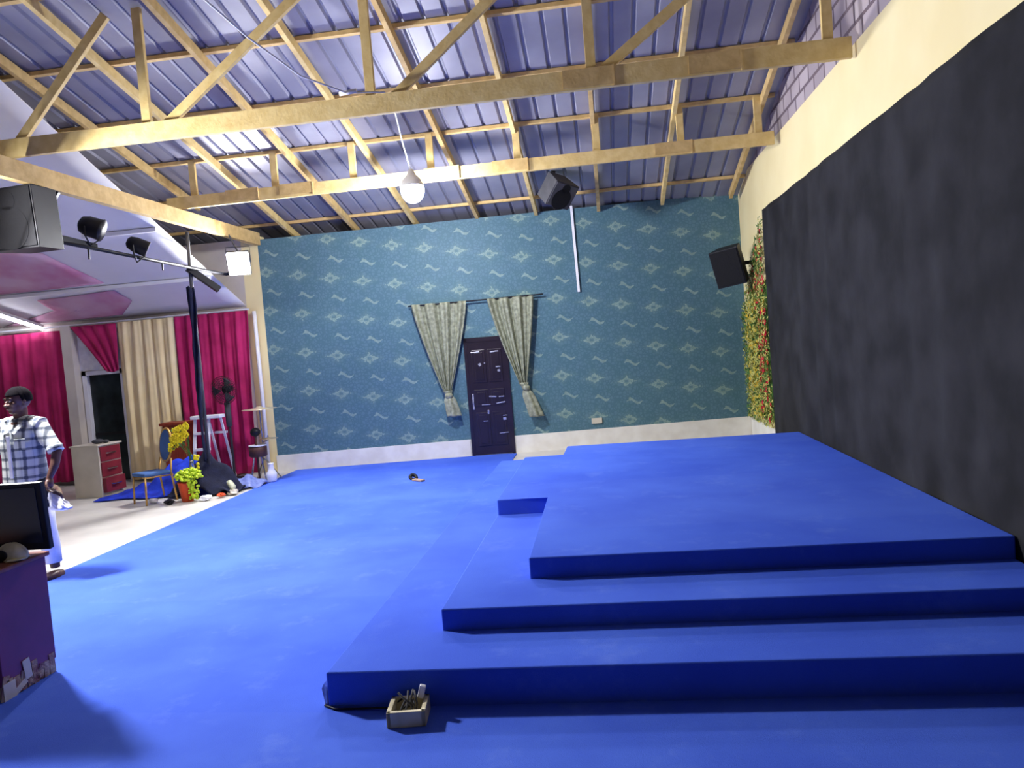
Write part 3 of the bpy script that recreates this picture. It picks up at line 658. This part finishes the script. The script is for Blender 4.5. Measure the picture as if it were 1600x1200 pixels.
MB().cyl((-6.0, 12.42, .02), (-6.0, 12.42, .80), .018).build('post', M['brown'], t)
MB().lathe((-5.98, 12.42, .44), [(.13, 0), (.15, .02), (.15, .16), (.13, .18)], 22).build('shell', M['brown'], t, smooth=True)
MB().cyl((-5.98, 12.42, .622), (-5.98, 12.42, .64), .15, n=22).build('drumhead', M['plastic'], t)
MB().tube([(-6.05, 12.4, .44), (-6.12, 12.35, .01)], .014).tube([(-5.92, 12.4, .44), (-5.84, 12.34, .01)], .014).build('feet', M['chrome'], t)
o = MB().lathe((-5.72, 12.3, 0), [(.055, 0), (.08, .05), (.085, .16), (.05, .22), (.04, .30), (.05, .33)], 16).build('white_vase', M['plastic'], loc=(-5.72, 12.3, 0), smooth=True); tag(o, 'small white vase on the floor at the foot of the cymbal stand', 'vase')
# cloth heap
def heap(u, v):
    x = -8.35+2.2*u; y = 11.38+1.02*v
    e = max(0, 1-abs(2*v-1)**2.2)*max(0, min(1, u*2.2))*max(0, min(1, (1-u)*4))
    pk = .46*math.exp(-((x+6.75)/.55)**2-((y-11.95)/.5)**2)+.16*math.exp(-((x+7.5)/.6)**2-((y-12.0)/.5)**2)
    n_ = .05*math.sin(x*9+y*4)+.04*math.sin(x*17-y*9)+.03*math.sin(x*5+y*21)
    return (x+.04*math.sin(y*9), y+.05*math.sin(x*7), max(.012, .02+e*(.07+pk+n_)))
o = MB().grid(heap, 90, 50).build('carpet_offcut_heap', M['cloth_blue'], smooth=True, solid=.01); tag(o, 'crumpled heap of leftover blue carpet on the pale floor by chair', 'carpet pile')
def heap2(u, v):
    x = -6.98+1.05*u; y = 11.25+.85*v
    rr = math.sqrt(((u-.42)/.55)**2+((v-.5)/.55)**2)
    z = .06+.62*max(0, 1-rr)**.9+.035*math.sin(x*18+y*7)+.03*math.sin(y*19)
    return (x+.04*math.sin(y*12), y+.03*math.sin(x*13), max(.03, z))
o = MB().grid(heap2, 46, 40).build('navy_cloth_pile', M['navy'], smooth=True, solid=.012); tag(o, 'dark navy cloth bunched on the blue heap at the pole foot', 'cloth')
def heap3(u, v):
    x = -6.35+.62*u; y = 11.75+.6*v
    rr = math.sqrt(((u-.5)/.52)**2+((v-.5)/.52)**2)
    return (x, y, max(.016, .02+.17*max(0, 1-rr)**.7+.02*math.sin(x*25+y*11)))
o = MB().grid(heap3, 24, 24).build('plastic_sheet_bundle', mat('pale_blue_wrap', (120, 134, 190), .4, (90, 104, 170), 14), smooth=True, solid=.01); tag(o, 'pale blue plastic wrapped bundle at right end of cloth heap', 'bundle')
# flower pot
t = thing('potted_plant', (-6.47, 11.0, 0), 'orange pot with lime green foliage on the pale floor', 'potted plant')
MB().lathe((-6.5, 11.0, 0), [(.085, 0), (.12, .27), (.13, .30), (.115, .30), (.10, .27)], 22).build('pot', M['orange'], t, smooth=True)
mb = MB(); rnd = random.Random(5)
for i in range(190):
    a = rnd.uniform(0, 6.283); rr = .20*math.sqrt(rnd.random()); zz = .38+.12*math.sqrt(max(0, 1-(rr/.21)**2))*rnd.uniform(-.5, 1)
    mb.ball((-6.45+rr*math.cos(a), 11.0+rr*math.sin(a), zz), rnd.uniform(.018, .034), (1, 1, .7), 6)
for i in range(60):
    mb.ball((-6.36+rnd.uniform(-.05, .07), 10.93+rnd.uniform(-.05, .05), rnd.uniform(.03, .35)), rnd.uniform(.016, .03), (1, 1, .8), 6)
mb.build('foliage', M['leafy'], t, smooth=True)
# tall yellow flower arrangement
t = thing('flower_arrangement', (-6.62, 11.2, .0), 'tall yellow artificial flowers rising behind the orange pot', 'flowers')
rnd = random.Random(8)
MB().lathe((-6.52, 11.24, .30), [(.05, 0), (.07, .08), (.03, .26), (.035, .30)], 14).build('vase', M['chrome'], t, smooth=True)
mb = MB()
for k_ in range(7): mb.tube([(-6.52, 11.24, .32), (-6.52+rnd.uniform(-.04, .04), 11.24, .65), (-6.62+rnd.uniform(-.12, .12), 11.2, .98+rnd.uniform(-.08, .1))], .006, 5)
mb.build('stems', M['leaf'], t)
mb = MB()
for i in range(46):
    f = rnd.random(); c_ = Vector((-6.80+.27*f+rnd.uniform(-.06, .06), 11.18+rnd.uniform(-.06, .06), .86+.26*f+rnd.uniform(-.09, .09)))
    for k_ in range(5):
        a = k_*1.2566; mb.ball(c_+Vector((math.cos(a)*.026, -.004, math.sin(a)*.026)), .02, (1, .5, 1), 6)
for i in range(9):
    c_ = Vector((-6.42+rnd.uniform(-.04, .04), 11.2, .55+rnd.uniform(-.1, .12))); mb.ball(c_, .03, (1, .6, 1), 6)
mb.build('blossoms', M['yflower'], t, smooth=True)
mb = MB()
for i in range(40): leafquad(mb, (-6.66+rnd.uniform(-.16, .16), 11.22+rnd.uniform(-.05, .05), .95+rnd.uniform(-.16, .18)), .035, rnd)
mb.build('leaves', M['leaf'], t)
# litter
def crumple(c, r, m, label, name, cat, grp=None, seed=1):
    q = random.Random(seed); mb = MB().ball(c, r, (1.3, 1, .6), 10)
    for v in mb.bm.verts: v.co += Vector((q.uniform(-1, 1), q.uniform(-1, 1), q.uniform(-.5, .5)))*r*.28
    mb.bm.verts.ensure_lookup_table(); zmin = min(v.co.z for v in mb.bm.verts)
    for v in mb.bm.verts: v.co.z += .001-zmin+c[2]-r*.6 if c[2]-r*.6 > 0 else .001-zmin
    o = mb.build(name, m, loc=(c[0], c[1], 0)); return tag(o, label, cat, grp)
crumple((-6.18, 10.95, .04), .07, M['bag'], 'white crumpled paper just right of the orange pot', 'crumpled_paper', 'litter', None, 2)
crumple((-6.02, 11.12, .04), .05, M['orange'], 'small orange scrap among the litter right of pot', 'crumpled_paper', 'litter', None, 3)
crumple((-5.92, 11.3, .04), .07, M['beige'], 'beige paper scrap by the blue carpet edge near pot', 'crumpled_paper', 'litter', None, 4)
crumple((-7.05, 10.98, .03), .06, M['bag'], 'white scrap in front of the blue cloth heap under chair', 'crumpled_paper', 'litter', None, 6)
crumple((-6.68, 10.80, .03), .06, M['dark'], 'flat dark scrap left of the orange pot foot', 'crumpled_paper', 'litter', None, 7)
t = thing('plastic_bottle', (-5.98, 11.5, .0), 'pale plastic bottle lying on the right end of cloth heap', 'bottle')
MB().tube([(-6.05, 11.42, .20), (-6.03, 11.42, .19), (-5.96, 11.40, .10), (-5.94, 11.40, .08)], [.02, .045, .05, .03], 12).build('bottle_body', mat('pale_bottle', (226, 228, 190), .3), t, smooth=True)
MB().cyl((-6.06, 11.42, .205), (-6.05, 11.42, .19), .018).build('cap', M['plastic'], t)
# small object on carpet
t = thing('tape_roll', (-3.1, 11.65, .012), 'small dark and beige tape roll on the blue carpet before door', 'tape')
MB().ring((-3.12, 11.7, .045), .05, .028, (.4, -.5, .8), 20).build('dark_roll', M['dark'], t, smooth=True)
MB().box((-2.99, 11.5, .03), (.22, .08, .03), R(-.6, 3, 'Z'), .008).build('cardboard_strip', M['worn'], t)
o = MB().box((-.0, 5.236, .42), (.03, .008, .07), R(.45, 3, 'Y'), .002).box((.03, 5.236, .455), (.02, .008, .04), R(.2, 3, 'Y')).build('lint_scrap', M['bag']); 
bpy.data.objects.remove(o)

# ------------------------------------------------------------------ power box before lowest step
t = thing('power_box', (-1.2, 4.02, .012), 'cream rectangular cable box lying open before the lowest step', 'power box')
q = R(math.radians(6), 3, 'Z'); c = Vector((-1.20, 3.98, .012))
def pb(mb, n_, m_, sm=False): mb.bm.transform(Matrix.Translation(c) @ q.to_4x4()); return mb.build(n_, m_, t, smooth=sm)
pb(MB().span((-.105, -.10, .0), (.105, -.075, .085), .004).span((-.105, .075, .0), (.105, .10, .085), .004).span((-.105, -.10, 0), (-.08, .10, .085), .004).span((.08, -.10, 0), (.105, .10, .085), .004), 'box_wall', mat('cream_rim', (226, 214, 176), .5))
pb(MB().span((-.10, -.095, 0), (.10, .095, .012)), 'base', M['brown'])
mb = MB(); rnd = random.Random(4)
for k_ in range(7): mb.tube([(rnd.uniform(-.07, .07), rnd.uniform(-.07, .0), .015), (rnd.uniform(-.06, .08), rnd.uniform(-.03, .06), rnd.uniform(.07, .11)), (rnd.uniform(-.07, .09), rnd.uniform(.0, .07), rnd.uniform(.03, .15))], .006, 6)
pb(mb, 'wires', M['greybox'], True)
pb(MB().box((.07, .06, .12), (.035, .03, .07), R(.3, 3, 'Y'), .006), 'plug', M['plastic'])
o = MB().tube([(-1.24, 4.04, .10), (-1.34, 4.07, .03), (-1.5, 4.09, .02), (-1.66, 4.09, .02), (-1.74, 4.14, .02)], .006, 6).build('power_cable', M['dark'], loc=(-1.24, 4.04, .02), smooth=True); tag(o, 'thin dark cable from the cream box along the lowest step', 'cable')
t = MB().extr([(-1.735, 4.14, .015), (-1.725, 4.14, .015), (-1.725, 4.15, .12), (-1.74, 4.15, .14), (-1.75, 4.14, .12)], (-.004, .10, 0)).build('metal_strip', M['metal_glint'], loc=(-1.73, 4.14, .013)); tag(t, 'bent silver metal strip at left end of the lowest step', 'metal strip')

# ------------------------------------------------------------------ desk with screen, cap
t = thing('reading_desk', (-4.4, 4.55, 0), 'maroon laminate desk with torn bottom edge at lower left', 'desk')
MB().span((-4.95, 4.30, .10), (-3.90, 4.77, .81), .004).build('body', M['maroon'], t)
MB().span((-4.98, 4.27, .81), (-3.885, 4.80, .84), .008).build('top', M['edge'], t)
mb = MB(); mb.span((-4.95, 4.32, .0), (-3.905, 4.76, .10))
rnd = random.Random(2)
for k_ in range(9):
    y = 4.31+k_*.052; mb.box((-3.8985, y, .06+rnd.uniform(0, .03)), (.006, .05, .10+rnd.uniform(-.03, .06)), R(rnd.uniform(-.3, .3), 3, 'X'))
mb.build('skirting', M['worn'], t)
MB().box((-3.893, 4.50, .14), (.004, .06, .13), R(.12, 3, 'X')).box((-3.894, 4.43, .05), (.004, .12, .04), R(.4, 3, 'X')).box((-3.893, 4.34, .06), (.004, .10, .12)).build('torn_patch', M['beige'], t)
MB().cyl((-4.15, 4.285, .55), (-4.15, 4.30, .55), .02).build('knob', M['dark'], t)
t = thing('flat_screen', (-4.25, 4.72, .84), 'black flat screen standing on the maroon desk', 'screen')
q = R(math.radians(2), 3, 'Z') @ R(math.radians(4), 3, 'X')
def fs(mb, n_, m_): mb.bm.transform(Matrix.Translation((-4.22, 4.72, 1.10)) @ q.to_4x4()); return mb.build(n_, m_, t)
fs(MB().box((0, 0, 0), (.80, .045, .465), None, .008), 'casing', M['dark'])
fs(MB().box((0, -.024, .012), (.72, .006, .385), None, .002), 'display', M['screen'])
fs(MB().box((-.1, .01, -.245), (.30, .16, .02), None, .006).box((-.1, .02, -.2), (.08, .03, .1)), 'foot', M['dark'])
# cap
t = thing('peaked_cap', (-4.0, 4.6, .84), 'cream cap with a dark opening lying on the maroon desk', 'cap')
def capf(u, v):
    a = u*6.283; p = v*1.45
    return (-4.00+.105*math.cos(p)*math.cos(a), 4.605+.075*math.cos(p)*math.sin(a), .845+.105*math.sin(p)+.008*math.sin(a*6)*math.cos(p))
MB().grid(capf, 30, 10).build('crown', M['capc'], t, smooth=True, solid=.006)
MB().ball((-4.03, 4.535, .880), .055, (1.0, .35, .75), 14).build('opening', M['dark'], t, smooth=True)
def brim(u, v):
    a = -1.2+2.4*u; rr = .11+.075*v
    return (-3.995+rr*.58*math.cos(a), 4.58+rr*.5*math.sin(a), .850+.012*math.cos(a*1.2)*(1-v))
MB().grid(brim, 20, 6).build('brim', M['capc'], t, smooth=True, solid=.006)
# dark seat behind the man
t = thing('grey_sack', (-8.9, 11.0, 0), 'grey brown sack on the floor left of the drawer cabinet', 'sack')
MB().ball((-9.05, 11.35, .17), .17, (1, .9, 1.05), 16).build('sack_body', M['worn'], t, smooth=True)
MB().ball((-9.08, 11.33, .35), .06, (1, 1, .9), 10).build('tied_neck', M['worn'], t, smooth=True)

# ------------------------------------------------------------------ person
PX, PY = -5.915, 7.1
t = thing('person', (PX, PY, 0), 'man in white plaid shirt standing beyond the screen holding white bag', 'person')
t.scale = (1.15, 1.15, 1)      # broad shouldered
def P(x, y, z): return (PX+x, PY+y, z)
hy = R(math.radians(-22), 3, 'Z') @ R(math.radians(6), 3, 'X')            # head turned to his right (image left)
HC = Vector(P(.015, -.02, 1.835))
def H(x, y, z): return HC + hy @ Vector((x, y, z))
b = MB()
b.ball(H(0, .015, .02), .1, (.82, 1.0, 1.12), 24, hy).ball(H(0, -.03, -.055), .07, (.86, .95, 1.0), 18, hy)
b.ball(H(0, -.065, -.105), .03, (1.15, .8, .8), 12, hy)                     # chin
b.ball(H(0, -.095, -.012), .013, (.9, 1, 1.6), 10, hy).ball(H(0, -.108, -.032), .018, (1.15, .9, .75), 10, hy)   # nose
b.ball(H(.016, -.096, -.036), .010, n=8).ball(H(-.016, -.096, -.036), .010, n=8)
b.ball(H(.033, -.078, .028), .022, (1.2, .6, .5), 10, hy).ball(H(-.033, -.078, .028), .022, (1.2, .6, .5), 10, hy)  # brow
b.ball(H(.045, -.065, -.025), .024, n=10).ball(H(-.045, -.065, -.025), .024, n=10)
b.ball(H(0, -.088, -.066), .022, (1.25, .6, .55), 10, hy)
for s_ in (-1, 1): b.ball(H(s_*.083, .012, -.012), .026, (.35, .7, 1.15), 10, hy)
b.tube([P(.01, .01, 1.76), P(.0, .015, 1.66), P(0, .01, 1.58)], [.055, .058, .075], 14)
# trunk
b.tube([P(0, .01, 1.62), P(0, .01, 1.54), P(0, 0, 1.38), P(0, 0, 1.2), P(0, 0, 1.08), P(0, 0, .98)], [.08, .115, .12, .115, .12, .12], 16)
b.tube([P(-.19, .01, 1.57), P(0, .01, 1.585), P(.19, .01, 1.57)], [.065, .07, .065], 12)
# legs
for s_ in (-1, 1):
    b.tube([P(s_*.085, 0, 1.0), P(s_*.12, 0, .78), P(s_*.14, -.01, .54), P(s_*.16, .01, .34), P(s_*.17, .02, .10)], [.095, .085, .06, .055, .04], 12)
    b.ball(P(s_*.18, -.04, .045), .048, (1.0, 2.2, .8), 12)
# arms: his left (image right) hangs with slightly forward forearm, right arm bent forward
LA = [P(.18, .01, 1.565), P(.255, .0, 1.43), P(.33, -.01, 1.29), P(.325, -.05, 1.16), P(.295, -.09, 1.04)]
b.tube(LA, [.058, .052, .043, .038, .027], 12)
RA = [P(-.18, .01, 1.565), P(-.25, .0, 1.43), P(-.30, .0, 1.27), P(-.25, -.12, 1.13), P(-.19, -.21, 1.06)]
b.tube(RA, [.058, .052, .043, .038, .027], 12)
def hand(w_, d, side, palm):
    w_ = Vector(w_); d = Vector(d).normalized(); s_ = Vector(side).normalized(); n_ = d.cross(s_).normalized()*palm
    b.tube([w_, w_+d*.04, w_+d*.085], [.027, .036, .034], 10)
    for i, (o_, L) in enumerate([(-.03, .068), (-.010, .078), (.010, .074), (.029, .058)]):
        r0 = w_+d*.08+s_*o_
        b.tube([r0, r0+d*L*.42+n_*.006, r0+d*L*.68+n_*.026, r0+d*L*.75+n_*.048], [.0105, .0095, .0088, .0075], 8)
    th = w_+d*.025-s_*.03
    b.tube([th, th+d*.03-s_*.022+n_*.012, th+d*.058-s_*.024+n_*.026, th+d*.075-s_*.014+n_*.038], [.014, .012, .0105, .009], 8)
hand(LA[-1], (-.05, -.12, -1), (0, 1, 0), 1)
hand(RA[-1], (.3, -.6, -.5), (1, .3, 0), 1)
b.build('body', M['skin'], t, smooth=True, remesh=.0065, sm=3)
# hair: close cropped cap
def hair(u, v):
    a = u*6.283; p = v*1.55
    lowf = -.02 if math.sin(a) > -.2 else .055
    zz = lowf+(.135-lowf)*math.sin(p)
    k_ = math.cos(p)**.8 if v < 1 else 0
    rx = .0865*math.sqrt(max(0, 1-((zz-.02)/.118)**2)); ry = .106*math.sqrt(max(0, 1-((zz-.02)/.118)**2))
    return H(rx*math.cos(a), .017+ry*math.sin(a), zz)
MB().grid(hair, 36, 14).build('hair', M['hair'], t, smooth=True, solid=.008)
for s_ in (-1, 1):
    e = MB().ball(H(s_*.033, -.082, .006), .0125, (1.2, .7, .7), 12, hy).build('eye', M['eyew'], t, smooth=True)
    MB().ball(H(s_*.033-.003, -.0905, .006), .0058, (1, .5, 1), 8, hy).build('pupil', M['pupil'], e, smooth=True)
MB().ball(H(0, -.1, -.062), .017, (1.35, .45, .32), 12, hy).ball(H(0, -.099, -.071), .016, (1.2, .45, .36), 12, hy).build('lips', M['lips'], t, smooth=True)
for s_ in (-1, 1): MB().tube([H(s_*.015, -.094, .030), H(s_*.035, -.092, .036), H(s_*.052, -.078, .030)], .005, 6).build('eyebrow', M['hair'], t)
sh = MB()
sh.tube([P(0, .01, 1.60), P(0, .01, 1.54), P(0, 0, 1.40), P(0, 0, 1.24), P(0, 0, 1.08), P(0, 0, .98)], [.10, .15, .165, .160, .168, .172], 20)
for v in sh.bm.verts: v.co.x = PX+(v.co.x-PX)*1.16; v.co.y = PY+(v.co.y-PY)*.86
sh.tube([P(-.20, .01, 1.565), P(-.08, .01, 1.605), P(.08, .01, 1.605), P(.20, .01, 1.565)], [.085, .075, .075, .085], 14)
sh.tube([P(.17, .01, 1.56), P(.24, .0, 1.44), P(.318, -.01, 1.31)], [.08, .072, .064], 14)
sh.tube([P(-.19, .01, 1.57), P(-.265, .0, 1.45), P(-.30, -.01, 1.33)], [.085, .075, .068], 14)
sh.build('shirt', M['plaid'], t, smooth=True, remesh=.012, sm=4)
MB().tube([P(.300, -.005, 1.35), P(.325, -.012, 1.295)], [.069, .067], 16).build('rolled_cuff', M['plaid'], t, smooth=True)
MB().tube([P(-.288, -.005, 1.36), P(-.302, -.01, 1.31)], [.072, .070], 16).build('rolled_cuff', M['plaid'], t, smooth=True)
mb = MB()
for s_ in (-1, 1): mb.extr([P(s_*.01, -.125, 1.53), P(s_*.085, -.07, 1.63), P(s_*.075, -.02, 1.665), P(s_*.10, -.09, 1.585), P(s_*.055, -.14, 1.51)], (0, -.008, -.004))
mb.build('collar', M['plaid'], t)
MB().box(P(.10, -.148, 1.40), (.10, .012, .11), R(.12, 3, 'Z'), .003).build('chest_pocket', M['plaid'], t)
MB().box(P(.0, -.158, 1.28), (.03, .010, .42), None, .002).build('button_placket', M['bag'], t)
tr = MB()
tr.ball(P(0, 0, .98), .15, (1.15, .9, .8), 16)
for s_ in (-1, 1): tr.tube([P(s_*.085, 0, 1.02), P(s_*.12, 0, .78), P(s_*.125, 0, .73)], [.12, .108, .105], 14)
tr.build('shorts', M['trouser'], t, smooth=True, remesh=.014, sm=3)
for s_ in (-1, 1): MB().tube([P(s_*.122, 0, .76), P(s_*.14, -.01, .54), P(s_*.155, .01, .34), P(s_*.165, .01, .16)], [.095, .085, .078, .07], 16).build('trouser_leg', M['bag'], t, smooth=True)
for s_ in (-1, 1): MB().tube([P(s_*.18, -.14, .03), P(s_*.18, -.02, .022), P(s_*.18, .07, .03)], [.03, .05, .04], 10).build('sandal', M['brown'], t, smooth=True)
# bag in hand
hb = Vector((PX+.295*1.15, PY-.09*1.15, 1.04))+Vector((-.02, -.02, -.12))
t = thing('carrier_bag', (hb.x+.05, hb.y, hb.z-.22), 'white plastic bag with dark strap held in the left hand', 'bag')
q = random.Random(6)
def bag(u, v):
    a = u*6.283; w_ = .012+.10*v**.7*(1 if v < .92 else (1-(v-.92)*8)); w_ *= 1+.14*math.sin(a*5+v*9)+.08*math.sin(a*9-v*14)
    return (hb.x+.01+.11*v+w_*1.0*math.cos(a), hb.y+.03+w_*.6*math.sin(a), hb.z-.02-.19*v)
MB().grid(bag, 40, 16).build('bag_body', M['bag'], t, smooth=True, solid=.003)
MB().tube([hb+Vector((0, .02, .05)), hb+Vector((.02, .02, 0)), hb+Vector((.09, .05, -.06)), hb+Vector((.10, .06, -.10))], [.014, .02, .024, .016], 8).build('strap', M['brown'], t, smooth=True)

for o in bpy.data.objects:
    for k_ in ('_abs', 'local'):
        if k_ in o: del o[k_]
